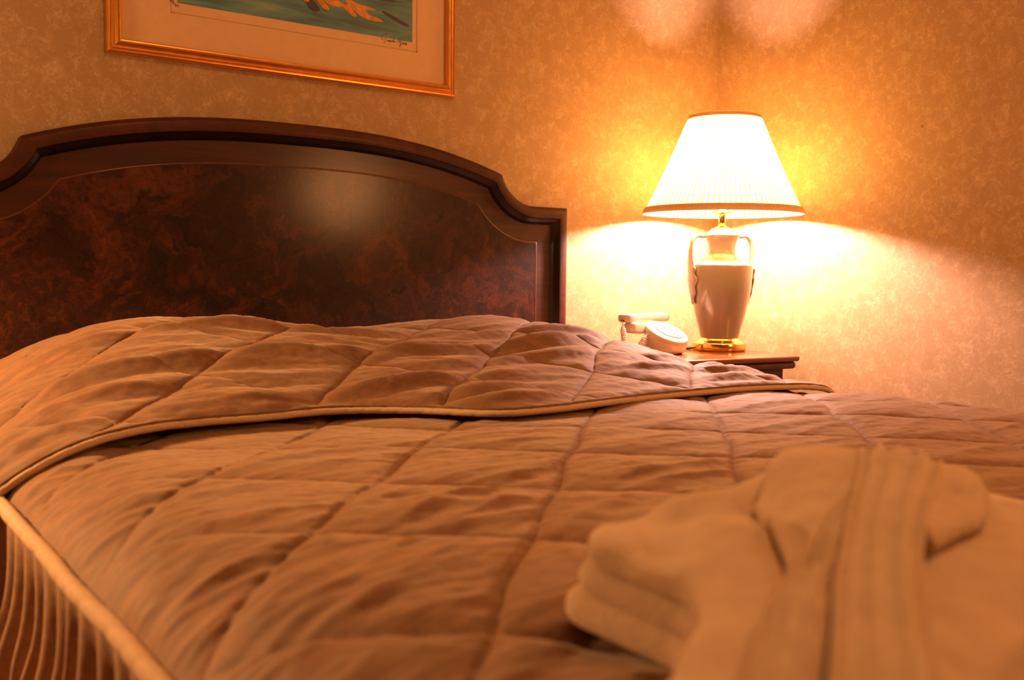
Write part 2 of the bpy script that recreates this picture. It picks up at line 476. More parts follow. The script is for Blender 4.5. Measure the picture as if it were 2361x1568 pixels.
# ------------------------------------------------------------------ bedspread
spread = thing('bedspread', 'brown diamond quilted bedspread covering the bed, folded up over the pillows', 'bedspread', (.88, -1.0, 0))
XL, XR = .188, 1.592
def quilt_relief(s, t, amp_w, theta, puff_h=.009, seed=0.0, wl=.15, wx=.022):
    """returns height offset: padded diamonds, stitched trenches, gathered wrinkles"""
    ws = s + .010 * perlin(s * 7 + 3 + seed, t * 7) ; wt = t + .010 * perlin(s * 7 + 40, t * 7 + 9 + seed)
    a = (wt - ws + 1.842) / .2475; b = (wt + ws + .685) / .2575
    ra, rb = np.round(a), np.round(b)
    da = np.abs(a - ra) * .2475 / 1.4142; db = np.abs(b - rb) * .2575 / 1.4142
    puff = (1 - np.exp(-da / .020)) * (1 - np.exp(-db / .020))
    tr = np.exp(-(da / .0026) ** 2) + .8 * np.exp(-(db / .0026) ** 2)
    ia, ib = np.floor(a), np.floor(b)
    off = (ia * 3.7 + ib * 7.9) + seed
    ca, sa = np.cos(theta), np.sin(theta)
    al = s * ca + t * sa; ac = -s * sa + t * ca
    ac = ac + .010 * perlin(al * 9 + off, ac * 9)
    w = ridged(al / wl + off, ac / wx + off * .37) * .65 + .16 * ridged(al / (wl * .6) + off + 5, ac / (wx * .5) + 3) * (.5 + perlin(s * 5 + 8, t * 5)) + .5 * perlin(al / (wl * 1.2) + off, ac / (wx * 2.2)) - .2
    fade = 1 - np.exp(-np.minimum(da, db) / .016)
    lin = .0012 * fbm(s * 45, t * 70, 2)
    return puff_h * puff - .0017 * tr + amp_w * w * fade + lin

def long_folds(p, q, n0):
    """long gathered folds: sharp crest, steep hollow in front, gentle rise behind"""
    ph_ = p + .55 * perlin(q * 2.1 + n0, p * .55) + .12 * perlin(q * 9, p + n0)
    t_ = ph_ - np.floor(ph_)
    pr_ = np.where(t_ < .40, (1 - np.minimum(t_ / .40, 1)) ** 1.35, (np.maximum(t_ - .40, 0) / .60) ** 1.5)
    return pr_ * np.clip(.60 + 1.5 * perlin(q * 2.3 + n0 * 2, ph_ * .8), 0, 1.1)
def base_z(x, y):
    u = x - XL; v = XR - x
    z = .571 + .004 * np.sin((x - .2) * 2.2)
    z = z - .058 * np.exp(-np.maximum(u, 0) / .055) ** 1.2 - .06 * np.exp(-np.maximum(v, 0) / .035)
    f = y + 1.965
    z = z - .008 * sstep(-1.0, -.90, y)
    z = z - .06 * np.exp(-np.maximum(f, 0) / .05)
    return z + .004 * fbm(x * 4, y * 4 + 2, 2)

xs = np.concatenate([np.linspace(XL, .40, 86), np.linspace(.40, XR, 391)[1:]])
ys = np.linspace(-1.965, -.50, 470)
X, Y = np.meshgrid(xs, ys, indexing='ij')
edge = np.exp(-(X - XL) / .085)
theta = .05 + .45 * sstep(-1.05, -1.6, Y) * sstep(1.1, .5, X) * (1 - edge) + .25 * edge * np.sin(Y * 9)
amp = .0062 + .0030 * edge * sstep(0, .03, X - XL) + .0030 * sstep(.75, .4, X) * sstep(-1.1, -1.3, Y)
rel = quilt_relief(X, Y, amp, theta, .0034, 0.0, .34, .066)
aB = (Y - X + 1.842) / .2475; bB = (Y + X + .685) / .2575
dB = np.minimum(np.abs(aB - np.round(aB)) * .175, np.abs(bB - np.round(bB)) * .182)
c25, s25 = math.cos(.42), math.sin(.42)
diag = long_folds(-(-X * s25 + Y * c25) / .046, X * c25 + Y * s25, 21.0) * sstep(.95, .55, X) * sstep(-1.0, -1.25, Y)
flat = long_folds(-Y / .062, X, 52.0) * (1 - sstep(.95, .55, X) * sstep(-1.0, -1.25, Y))
rel = rel + (.0042 * diag + .0018 * flat) * (1 - np.exp(-dB / .018)) * (1 - edge * .6) - .002
short = edge * .0045 * ridged((X) / .09, Y / .024 + .5 * perlin(X * 10, Y * 8))
Z = base_z(X, Y) + (rel + short * sstep(.0, .02, X - XL)) * sstep(0, .012, X - XL) * sstep(0, .03, XR - X + .01)
# pressed down a little where the folded robe lies
Z = Z - .010 * sstep(.31, .38, X) * sstep(.80, .72, X) * sstep(-1.50, -1.56, Y) + .005
XX = X.copy()
top = grid_mesh('quilted_top', np.stack([XX - BC.x, Y - BC.y, Z], -1), M['quilt'], spread)
ZTOP = Z

# cover over the pillows
edge3 = [(.05, -.80, .38), (.10, -.795, .415), (.14, -.79, .47), (.19, -.785, .515), (.235, -.785, .55), (.29, -.775, .574), (.35, -.76, .583), (.417, -.749, .584), (.50, -.751, .584), (.603, -.746, .584), (.709, -.798, .583), (.785, -.880, .583), (.867, -.893, .583), (.97, -.872, .581), (1.11, -.848, .579), (1.22, -.842, .578), (1.36, -.843, .577), (1.44, -.852, .575), (1.51, -.865, .571), (1.55, -.868, .562), (1.58, -.87, .54)]
edge_tab = [(a, b) for a, b, c in edge3]
top_tab = [(.10, .42), (.14, .48), (.18, .535), (.22, .574), (.26, .603), (.32, .641), (.38, .665), (.47, .681), (.58, .683), (.68, .677), (.76, .665), (.84, .659), (.90, .657), (1.0, .664), (1.1, .673), (1.18, .674), (1.27, .661), (1.34, .642), (1.39, .622), (1.45, .598), (1.53, .577), (1.57, .560), (1.585, .53)]
def flap_edge_z(x):
    return pch(x, [(a, c) for a, b, c in edge3])
u = np.concatenate([np.linspace(.115, .34, 90), np.linspace(.34, 1.562, 420)[1:]])
v = np.linspace(0, 1, 250)
U, Vv = np.meshgrid(u, v, indexing='ij')
ye = pch(U, edge_tab)
Yf = -.062 + (ye + .062) * Vv
S = np.where(Yf > -.36, .45 + .55 * sstep(-.05, -.30, Yf), 1 - sstep(-.33, -1.0, Yf) / sstep(-.33, -1.0, ye))
dist_e = np.abs(Yf - ye)
ze = flap_edge_z(U)
zt = pch(U, top_tab)
Zf = ze + (zt - ze) * np.clip(S, 0, 1)
frontness = sstep(-.22, -.40, Yf)
lft = sstep(.36, .2, U)
th = -.04 + .06 * np.sin(U * 5) + lft * .55
relf = quilt_relief(U, Yf * 1.12 + .06, (.0015 + .0060 * frontness + .001 * lft) * (1 - .75 * np.exp(-(dist_e / .03) ** 2)), th, .0050, 33.0, .30, .055) - .003 * frontness
aF = ((Yf * 1.12 + .06) - U + 1.842) / .2475; dF = np.abs(aF - np.round(aF)) * .175
fold_ = long_folds(-Yf / .072, U, 4.0)
relf = relf + .0180 * fold_ * sstep(-.30, -.42, Yf) * sstep(.0, .05, dist_e) * (1 - .85 * np.exp(-dF / .018)) * (1 - .4 * lft)
relf = relf * sstep(0, .012, dist_e) + .0022 * ridged(U / .035, Yf / .06) * np.exp(-(dist_e / .02) ** 2) * sstep(0, .006, dist_e)
Zf = Zf + relf + .003
Xf = U - .012 * lft * frontness * (1 + ridged(Yf / .03, U / .2))
flap = grid_mesh('pillow_cover', np.stack([Xf - BC.x, Yf - BC.y, Zf], -1), M['quilt'], spread)
sol = flap.modifiers.new('thickness', 'SOLIDIFY'); sol.thickness = .006; sol.offset = -1
# piping along the folded edge (twisted cord look)
pe = np.stack([Xf[:, -1] - BC.x, Yf[:, -1] - BC.y - .003, Zf[:, -1] - .001], -1)
d = np.r_[0, np.cumsum(np.linalg.norm(np.diff(pe, axis=0), axis=1))]
tt = np.arange(0, d[-1], .003)
pe = np.stack([np.interp(tt, d, pe[:, k]) for k in range(3)], -1)
def cord(name, path, r, mat, parent, turns=1 / .03, depth=.06, n=14):
    G = tube_pts(path, 1.0, n)
    c = path[:, None, :]
    dd = np.r_[0, np.cumsum(np.linalg.norm(np.diff(path, axis=0), axis=1))]
    th = np.linspace(0, 2 * PI, n, endpoint=False)
    ph = (th[None, :] / (2 * PI) + dd[:, None] * turns + .35 * np.sin(dd[:, None] * 31)) % 1.0
    rr = r * (1 - depth * np.exp(-((ph - .5) / .07) ** 2)) * (1 + .05 * perlin(dd * 14, dd * 0 + 3))[:, None]
    return grid_mesh(name, c + (G - c) * rr[:, :, None], mat, parent, close_v=True)
cord('piping', pe, .0047, M['piping'], spread, 1 / .03, .16)['label'] = 'pale piping along the folded edge'
# piping round the mattress edge
ypath = [(XL - .002, y, float(pch(np.array([y]), [(-1.95, .519), (-1.3, .520), (-.9, .523), (-.5, .525), (-.1, .525)])[0])) for y in np.linspace(-.10, -1.90, 400)]
crn = [(XL + .06 - .06 * math.cos(a), -1.90 - .068 * math.sin(a), .519) for a in np.linspace(.1, PI / 2, 14)]
foot = [(x, -1.968, .519) for x in np.linspace(XL + .08, XR - .08, 280)]
crn2 = [(XR - .06 + .06 * math.sin(a), -1.90 - .068 * math.cos(a), .519) for a in np.linspace(.1, PI / 2, 14)]
rgt = [(XR + .001, y, .515) for y in np.linspace(-1.88, -.52, 300)]
pth = np.array(ypath + crn + foot + crn2 + rgt)
pth[:, 0] -= .004 * perlin(pth[:, 1] * 6, pth[:, 0] * 0 + .5) * (pth[:, 0] < .3)
pth -= np.array([BC.x, BC.y, 0])
cord('piping', pth, .0078, M['piping'], spread, 1 / .045, .16)['label'] = 'thick pale cord piping at the mattress edge'
# gathered skirt hanging below the piping
dd = np.r_[0, np.cumsum(np.linalg.norm(np.diff(pth, axis=0), axis=1))]
ss = np.arange(0, dd[-1], .0022)
sp = np.stack([np.interp(ss, dd, pth[:, k]) for k in range(3)], -1)
tg = np.gradient(sp, axis=0); tg[:, 2] = 0; tg /= np.linalg.norm(tg, axis=1)[:, None]
nr = np.stack([tg[:, 1], -tg[:, 0], tg[:, 2] * 0], -1)
cen = sp.mean(0); flip = np.sign(((sp - cen) * nr).sum(1)).mean(); nr *= flip
rows = np.linspace(0, 1, 34) ** 1.15
G = np.zeros((len(ss), len(rows), 3))
for j, r_ in enumerate(rows):
    sw = ss + .006 * perlin(ss * 20, ss * 0 + r_ * 2.2) + .02 * r_ * perlin(ss * 6, ss * 0 + r_ * 1.1 + 7)
    f1 = .5 + .5 * np.cos(2 * PI * sw / .046 + 2.2 * perlin(sw * 14, sw * 0 + 1 + .5 * r_)) * (.8 + .5 * perlin(sw * 12, sw * 0 + 9))
    f2 = .5 + .5 * np.sin(2 * PI * sw / .105 + 1.8 * perlin(sw * 9, sw * 0 + 4))
    k = sstep(.1, .8, r_)
    fold = (np.clip(f1, 0, 1.2) ** 1.15) * (1 - .5 * k) + f2 * .9 * k
    amp_ = .004 + .040 * sstep(0, .30, r_) + .014 * r_
    off = -.024 * sstep(0, .22, r_) - .004 + amp_ * fold + .018 * r_
    G[:, j, :] = sp + nr * off[:, None]
    G[:, j, 2] = sp[:, 2] - .004 - r_ * (sp[:, 2] - .03)
grid_mesh('gathered_skirt', G, M['skirt'], spread)['label'] = 'gathered brown valance skirt'

# ------------------------------------------------------------------ nightstand
NZ = CAM_H - .2
ns_rot = math.radians(-8.0)
ns = thing('nightstand', 'small brown wooden nightstand in the corner beside the bed, carrying the lamp', 'nightstand', (2.007, -.4597, 0), ns_rot)
# local frame: x to the left is negative, y to the back is positive; origin at the front right corner of the top
W_, D_ = .385, .36
def bull(name, lo, hi, mat, z0, z1):
    bm = bmesh.new(); add_box(bm, (lo[0], lo[1], z0), (hi[0], hi[1], z1), (z1 - z0) * .48, 4)
    return from_bm(name, bm, mat, ns)
bull('top', (-W_, 0), (0, D_), M['nswood'], NZ - .0145, NZ)
bull('cornice_moulding', (-W_ + .006, .006), (-.006, D_), M['nsdark'], NZ - .033, NZ - .0146)
box('carcass', (-W_ + .028, .030, .06), (-.028, D_ - .004, NZ - .033), M['nsdark'], ns, .002)
box('plinth', (-W_ + .020, .024, 0), (-.020, D_ - .002, .06), M['nsdark'], ns, .003)
for z0, z1 in ((.36, NZ - .060), (.09, .345)):
    dr = box('drawer', (-W_ + .045, .020, z0), (-.045, .0305, z1), M['nsdark'], ns, .003)
    bm = bmesh.new()
    for lo, hi in (((-W_ + .051, .016, z0 + .006), (-.051, .021, z0 + .012)), ((-W_ + .051, .016, z1 - .012), (-.051, .021, z1 - .006)), ((-W_ + .051, .016, z0 + .006), (-W_ + .057, .021, z1 - .006)), ((-.057, .016, z0 + .006), (-.051, .021, z1 - .006))):
        add_box(bm, lo, hi, .0012, 2)
    from_bm('bead_frame', bm, M['hbdark'], dr, False)
    box('front_panel', (-W_ + .058, .0175, z0 + .013), (-.058, .021, z1 - .013), M['nspanel'], dr, .001)['label'] = 'lighter veneer drawer panel'
    kb = lathe('knob', [(0, 0), (.006, 0), (.005, .008), (.011, .014), (.012, .019), (.008, .024), (0, .025)], M['brass'], dr, 24)
    kb.rotation_euler = (PI / 2, 0, 0); kb.location = (-W_ / 2, .0175, (z0 + z1) / 2)

# ------------------------------------------------------------------ table lamp
LXY = (1.962, -.237)
lamp = thing('table_lamp', 'lit table lamp with cream pleated shade, white urn body and brass foot on the nightstand', 'lamp', (LXY[0], LXY[1], NZ))
def lz(z): return z - NZ
lathe('brass_foot', [(0, 0), (.0655, 0), (.0685, .0018), (.0690, .005), (.0690, .0180), (.0680, .0202), (.0655, .0214), (.0635, .0220), (.0620, .0234), (.0590, .0245), (.0545, .0265), (.0515, .0300), (.0495, .0328), (.0, .0330)], M['brass'], lamp, 96)
body = [(.0, lz(.6095)), (.0470, lz(.6095)), (.0488, lz(.6115))] + smooth_prof([(.0494, lz(.615)), (.0545, lz(.636)), (.0626, lz(.666)), (.0715, lz(.706)), (.0776, lz(.741)), (.0805, lz(.775)), (.0812, lz(.795))], 5) + \
       [(.0812, lz(.7985)), (.0805, lz(.8005)), (.0780, lz(.8015))] + smooth_prof([(.0740, lz(.8025)), (.058, lz(.809)), (.045, lz(.817)), (.0375, lz(.826)), (.0355, lz(.838)), (.0365, lz(.849)), (.0395, lz(.861)), (.0435, lz(.869))], 5) + \
       [(.0455, lz(.8715)), (.0468, lz(.8735)), (.0468, lz(.8765)), (.0455, lz(.8785))] + smooth_prof([(.043, lz(.8795)), (.036, lz(.884)), (.029, lz(.890)), (.026, lz(.8935))], 4) + [(0, lz(.8945))]
lathe('urn', body, M['ceramic'], lamp, 96)
# raised oval medallion on the urn
# handles: strap from the rim, out and down to a leaf spray on the shoulder
ha = math.radians(-25.0)
for sgn in (1, -1):
    a = ha if sgn > 0 else ha + PI
    er = np.array([math.cos(a), math.sin(a), 0]); et = np.array([-math.sin(a), math.cos(a), 0]); ez = np.array([0, 0, 1.])
    path2 = smooth_prof([(.046, lz(.8745)), (.054, lz(.8735)), (.063, lz(.8750)), (.073, lz(.8705)), (.0805, lz(.858)), (.0838, lz(.838)), (.0850, lz(.815)), (.0850, lz(.795)), (.0838, lz(.770)), (.0812, lz(.742)), (.0775, lz(.715)), (.0755, lz(.698))], 5)
    P = np.array([er * p[0] + ez * p[1] for p in path2])
    n = len(P); t_ = np.linspace(0, 1, n)
    half = np.interp(t_, [0, .15, .35, .5, .62, .75, .88, 1], [.006, .0075, .009, .012, .022, .031, .018, .003])
    thick = np.interp(t_, [0, .5, .75, 1], [.0055, .005, .0042, .0015])
    tan = np.gradient(P, axis=0); tan /= np.linalg.norm(tan, axis=1)[:, None]
    no = np.cross(et, tan)
    ring = np.linspace(0, 2 * PI, 20, endpoint=False)
    R = np.zeros((n, 20, 3))
    for i in range(n):
        wig = 1 + .16 * np.sin(t_[i] * 60) * (t_[i] > .6)
        for k, g in enumerate(ring):
            w_ = half[i] * wig * math.cos(g)
            hgt = thick[i] * math.sin(g) * (1 + (.25 * math.cos(w_ / .0035) if t_[i] > .45 else 0))
            rad = P[i] + et * w_ + no[i] * hgt
            # wrap the wide leaf round the urn
            if t_[i] > .45:
                r0 = np.linalg.norm(P[i][:2]); ang = w_ / r0
                c_ = er * math.cos(ang) * r0 + et * math.sin(ang) * r0
                rad = c_ + ez * P[i][2] + (er * math.cos(ang) + et * math.sin(ang)) * hgt * (1 if no[i] @ er > 0 else -1)
            R[i, k] = rad
    grid_mesh('handle', R, M['ceramic'], lamp, close_v=True)['label'] = 'looped ceramic handle ending in a leaf spray'
lathe('neck', [(.0, lz(.894)), (.0185, lz(.894)), (.0185, lz(.8965)), (.0125, lz(.8985)), (.0098, lz(.9005)), (.0092, lz(.905)), (.0092, lz(.930)), (.0125, lz(.9315)), (.0265, lz(.933)), (.0275, lz(.9345)), (.0265, lz(.936)), (.016, lz(.938)), (.016, lz(.975)), (0, lz(.976))], M['brass'], lamp, 48)
ZB, ZT = .9330, 1.1780; RB, RT = .2005, .0905
def pleat(th, v):
    k = math.sin(PI * min(max(v, 0), 1)) ** .3
    return .0024 * k * np.abs(((th * 92 / (2 * PI)) % 1.0) * 2 - 1) - .0006 + .0006 * perlin(th * 40, th * 0 + v * 2)
vv = np.linspace(0, 1, 12)
prof = [(RB + (RT - RB) * t - .004 * math.sin(PI * t), lz(ZB + (ZT - ZB) * t)) for t in vv]
shade = lathe('lampshade', prof, M['shade'], lamp, 880, rfun=pleat)
shade['label'] = 'glowing pleated cream shade'
def ring(name, r, z, hw, hh, mat, parent, slope=0):
    pr = [(hw * math.cos(t), hh * math.sin(t)) for t in np.linspace(0, 2 * PI, 12, endpoint=False)]
    th_ = np.linspace(0, 2 * PI, 120, endpoint=False)
    P = np.array([[((r + a_ - slope * b_) * math.cos(t), (r + a_ - slope * b_) * math.sin(t), z + b_) for t in th_] for a_, b_ in pr])
    return grid_mesh(name, P, mat, parent, True, True)
ring('trim', RB + .0002, lz(ZB + .005), .0026, .0088, M['trim'], shade, .43)['label'] = 'orange brown ribbon trim at the lower rim'
ring('trim', RT + .0002, lz(ZT - .003), .0024, .0058, M['trim'], shade, .43)['label'] = 'orange brown ribbon trim at the upper rim'
bm = bmesh.new()
for k in range(3):
    a = k * 2 * PI / 3
    add_box(bm, (0, -.0012, -.0012), (RT - .001, .0012, .0012), 0, 1, Matrix.Translation((0, 0, lz(ZT - .012))) @ Matrix.Rotation(a, 4, 'Z'))
from_bm('spider', bm, M['brass'], shade)
hp = [(.017 * math.cos(g), .017 * math.sin(g)) for g in (0,)]
harp = smooth_prof([(.014, 0, lz(.945)), (.048, 0, lz(.985)), (.055, 0, lz(1.06)), (.035, 0, lz(1.14)), (0, 0, lz(1.164)), (-.035, 0, lz(1.14)), (-.055, 0, lz(1.06)), (-.048, 0, lz(.985)), (-.014, 0, lz(.945))], 6)
tube('harp', harp, .0016, M['brass'], lamp, 8)
BZ = 1.006
bp = [(0.0, lz(.976)), (.013, lz(.977)), (.0135, lz(.980)), (.018, lz(.982))] + [(.036 * math.sin(t), lz(BZ) - .036 * math.cos(t)) for t in np.linspace(.9, PI, 12)]
lathe('bulb', bp, M['bulb'], lamp, 32)
# oval brand plaque: pale oval reflection is left to the glaze
tube('power_cord', smooth_prof([(-.035, .050, lz(.5835)), (-.075, .072, lz(.5835)), (-.110, .045, lz(.606)), (-.150, .075, lz(.600)), (-.205, .105, lz(.5835)), (-.24, .150, lz(.5835))], 8), .0026, M['wire'], lamp, 8)

# ------------------------------------------------------------------ telephone
ph = thing('telephone', 'cream push button telephone with slanted round body and handset on its rear cradle', 'telephone', (1.7515, -.2495, NZ))
PHR = .052
cfw = np.array([fwd.x, fwd.y, 0]); 
toward = np.array([-.70, -.71, 0.]); rgt_ = np.array([.71, -.70, 0.]); upv = np.array([0, 0, 1.])
nf = .33 * rgt_ + .88 * upv + .30 * toward; nf /= np.linalg.norm(nf)
e1 = rgt_ - (rgt_ @ nf) * nf; e1 /= np.linalg.norm(e1); e2 = np.cross(nf, e1)
fc = np.array([.004, -.004, .056])
def ring3(c, r, a1, a2, n=64): 
    t = np.linspace(0, 2 * PI, n, endpoint=False)
    return c[None] + r * (np.cos(t)[:, None] * a1[None] + np.sin(t)[:, None] * a2[None])
b1, b2 = rgt_, np.cross(upv, rgt_)
rings = [ring3(np.array([0, 0, .004]), .0, b1, b2), ring3(np.array([0, 0, .004]), .046, b1, b2), ring3(np.array([0, 0, .006]), .0495, b1, b2)]
A_ = ring3(np.array([0, 0, .010]), .051, b1, b2); B_ = ring3(fc - nf * .010, .0545, e1, e2)
for t in np.linspace(0, 1, 8): rings.append(A_ * (1 - t) + B_ * t)
for r_, h_ in ((.0548, -.007), (.0545, -.004), (.0530, -.0015), (.0505, -.0003), (.047, 0), (.0, .0)):
    rings.append(ring3(fc + nf * h_, r_, e1, e2))
grid_mesh('base', np.array(rings), M['phone'], ph, close_v=True)
# dial plate, off the middle of the slanted face, slightly oval
dc = fc + e1 * .004 + e2 * .004
def oval(c, r, h): 
    t = np.linspace(0, 2 * PI, 48, endpoint=False)
    return (c + nf * h)[None] + (r * 1.06 * np.cos(t)[:, None] * e1[None] + r * .94 * np.sin(t)[:, None] * e2[None])
dial = grid_mesh('dial_plate', np.array([oval(dc, .0375, 0), oval(dc, .0375, .0016), oval(dc, .0365, .0026), oval(dc, .0345, .003), oval(dc, 0, .003)]), M['phone'], ph, close_v=True)
for i in range(4):
    for j in range(3):
        c = dc + nf * .003 + e1 * ((j - 1) * .0115 + (i - 1.5) * .0075) + e2 * (-(i - 1.5) * .0115 + (j - 1) * .0018)
        bm = bmesh.new()
        Mx = Matrix(((e1[0], e2[0], nf[0], c[0]), (e1[1], e2[1], nf[1], c[1]), (e1[2], e2[2], nf[2], c[2]), (0, 0, 0, 1)))
        add_box(bm, (-.0016, -.0022, -.0005), (.0016, .0022, .0014), .0006, 2, Mx)
        from_bm('button', bm, M['button'], dial)
for a in (-.6, 1.4, 3.5):
    bm = bmesh.new()
    bmesh.ops.create_cone(bm, cap_ends=True, segments=16, radius1=.0065, radius2=.0065, depth=.0062, matrix=Matrix.Translation((.036 * math.cos(a), .036 * math.sin(a), .0031)))
    from_bm('rubber_foot', bm, M['phonedark'], ph)
# cradle arm at the back left, carrying the handset
hx = np.array([math.cos(math.radians(10)), math.sin(math.radians(10)), 0]); hy = np.array([-hx[1], hx[0], 0])
HCN = np.array([-.012, .062, .0870])           # handset centre, relative to the phone
def loft_box(name, secs, mat, parent, n=32, p=5.5):
    """secs: (centre, half width along hy, half height along z)"""
    t = np.linspace(0, 2 * PI, n, endpoint=False)
    cx = np.sign(np.cos(t)) * np.abs(np.cos(t)) ** (2 / p); sx = np.sign(np.sin(t)) * np.abs(np.sin(t)) ** (2 / p)
    R = [np.repeat(np.array(secs[0][0])[None], n, 0)]
    for c, a_, b_ in secs: R.append(np.array(c)[None] + a_ * cx[:, None] * hy[None] + b_ * sx[:, None] * upv[None])
    R.append(np.repeat(np.array(secs[-1][0])[None], n, 0))
    return grid_mesh(name, np.array(R), mat, parent, close_v=True)
hs = []
for t, dz, a_, b_ in ((-.089, 0, .010, .006), (-.087, 0, .0155, .0085), (-.082, 0, .0175, .0105), (-.06, -.0005, .018, .0108), (-.045, .0015, .017, .009), (-.02, .002, .0165, .008), (.02, .002, .0165, .008), (.045, .0015, .017, .009), (.06, -.0005, .018, .0108), (.082, 0, .0175, .0105), (.087, 0, .0155, .0085), (.089, 0, .010, .006)):
    hs.append((HCN + hx * t + upv * dz, a_, b_))
hand = loft_box('handset', hs, M['phone'], ph)
bm = bmesh.new()
e0 = HCN - hx * .088
Mx = Matrix(((hy[0], hx[0], 0, e0[0]), (hy[1], hx[1], 0, e0[1]), (0, 0, 1, e0[2]), (0, 0, 0, 1)))
add_box(bm, (-.004, -.003, -.0085), (.004, .003, -.0035), .001, 2, Mx)
from_bm('cord_socket', bm, M['phonedark'], hand)
cr = []
for x_, z_, a_, b_ in ((-.082, .062, .013, .006), (-.080, .066, .015, .010), (-.070, .065, .016, .0135), (-.045, .0635, .016, .014), (-.028, .0640, .015, .0125), (-.018, .0655, .014, .010), (.0, .060, .016, .012), (.02, .050, .018, .018)):
    cr.append((np.array([HCN[0], HCN[1], 0]) + hx * x_ + upv * (z_ - .001) + hy * (-.012), a_, b_))
loft_box('cradle', cr, M['phone'], ph)
bm = bmesh.new(); add_box(bm, (-.002, .038, .0015), (.04, .068, .068), .004, 2)
from_bm('cradle_post', bm, M['phone'], ph)
c0 = HCN - hx * .090 + upv * (-.006)
cpath = np.array(smooth_prof([tuple(c0), tuple(c0 + np.array([-.008, -.010, -.012])), tuple(c0 + np.array([-.012, -.018, -.032])), tuple(c0 + np.array([-.015, -.025, -.058])), (-.108, .036, .012), (-.085, .018, .012), (-.068, .010, .030), (-.057, .008, .046), (-.047, .006, .052)], 30))
d_ = np.r_[0, np.cumsum(np.linalg.norm(np.diff(cpath, axis=0), axis=1))]
L_ = d_[-1]; tq = np.linspace(0, L_, 1300)
cp = np.stack([np.interp(tq, d_, cpath[:, k]) for k in range(3)], -1)
TT = np.gradient(cp, axis=0); TT /= np.linalg.norm(TT, axis=1)[:, None]
Nn = np.cross(TT, np.array([.3, .9, .2])[None]); Nn /= np.linalg.norm(Nn, axis=1)[:, None]; Bn = np.cross(TT, Nn)
rr = .0056 * sstep(.012, .03, tq) * sstep(L_ - .010, L_ - .024, tq)
ang = 2 * PI * tq / .0052
hel = cp + rr[:, None] * (np.cos(ang)[:, None] * Nn + np.sin(ang)[:, None] * Bn)
tube('coiled_cord', hel, .0019, M['cord'], ph, 6)

# ------------------------------------------------------------------ framed print
PX0, PX1, PZ0, PZ1 = .5105, 1.2855, 1.180, 1.84
pic = thing('framed_print', 'framed teal and orange art print in a thin gilt frame hanging above the headboard', 'picture', ((PX0 + PX1) / 2, 0, (PZ0 + PZ1) / 2))
PC = np.array([(PX0 + PX1) / 2, 0, (PZ0 + PZ1) / 2])
fp = [(0, -.001), (0, -.010), (.001, -.014), (.003, -.0165), (.0055, -.0168), (.007, -.0155), (.0082, -.0168), (.0098, -.0178), (.0115, -.0172), (.013, -.0160), (.0155, -.0180), (.0185, -.0215), (.0215, -.0228), (.0240, -.0222), (.0258, -.0200), (.0268, -.0160), (.0270, -.0100)]
P = np.zeros((len(fp), 4, 3))
for i, (o, y) in enumerate(fp):
    for k, (x_, z_) in enumerate(((PX0 + o, PZ0 + o), (PX1 - o, PZ0 + o), (PX1 - o, PZ1 - o), (PX0 + o, PZ1 - o))):
        P[i, k] = np.array([x_, y, z_]) - PC
fr = grid_mesh('frame', P, M['gilt'], pic, close_v=True)
fr.data.polygons.foreach_set('use_smooth', [False] * len(fr.data.polygons))
def quad(name, x0, x1, z0, z1, y, mat, th=.0006, parent=None):
    return box(name, (x0 - PC[0], y - th, z0 - PC[2]), (x1 - PC[0], y, z1 - PC[2]), mat, parent or pic)
paper = quad('mat_board', PX0 + .02, PX1 - .02, PZ0 + .02, PZ1 - .02, -.006, M['mat'], .002)
KX0, KX1, KZ0, KZ1 = .6310, 1.1865, 1.2713, 1.72
bm = bmesh.new()
for lo, hi in (((KX0, KZ0), (KX1, KZ0 + .002)), ((KX0, KZ1 - .002), (KX1, KZ1)), ((KX0, KZ0), (KX0 + .002, KZ1)), ((KX1 - .004, KZ0), (KX1, KZ1))):
    add_box(bm, (lo[0] - PC[0], -.0083, lo[1] - PC[2]), (hi[0] - PC[0], -.0079, hi[1] - PC[2]))
from_bm('plate_mark', bm, M['emboss'], paper, False)
TX0, TX1, TZ0, TZ1 = .6440, 1.1722, 1.2920, 1.70
pr = quad('print', TX0, TX1, TZ0, TZ1, -.0080, M['print'], .0006)
# painted strokes: thin dabs on the print, given in metres from its lower right corner (dx leftwards, dz upwards)
def dab(name, poly, mat, y):
    vs = [(TX1 - a - PC[0], y, TZ0 + b - PC[2]) for a, b in poly]
    n = len(vs); vs2 = vs + [(a, y + .0006, c) for a, b, c in vs]
    fs = [tuple(range(n)), tuple(range(2 * n - 1, n - 1, -1))] + [(i, (i + 1) % n, n + (i + 1) % n, n + i) for i in range(n)]
    return mesh(name, vs2, fs, mat, pr, False)
def spline(poly, n=5):
    p = [np.array(q_, float) for q_ in poly]; m = len(p); out = []
    for i in range(m):
        p0, p1, p2, p3 = p[i - 1], p[i], p[(i + 1) % m], p[(i + 2) % m]
        for k in range(n):
            t = k / n
            out.append(tuple(.5 * ((2 * p1) + (p2 - p0) * t + (2 * p0 - 5 * p1 + 4 * p2 - p3) * t * t + (3 * p1 - p0 - 3 * p2 + p3) * t ** 3)))
    return out
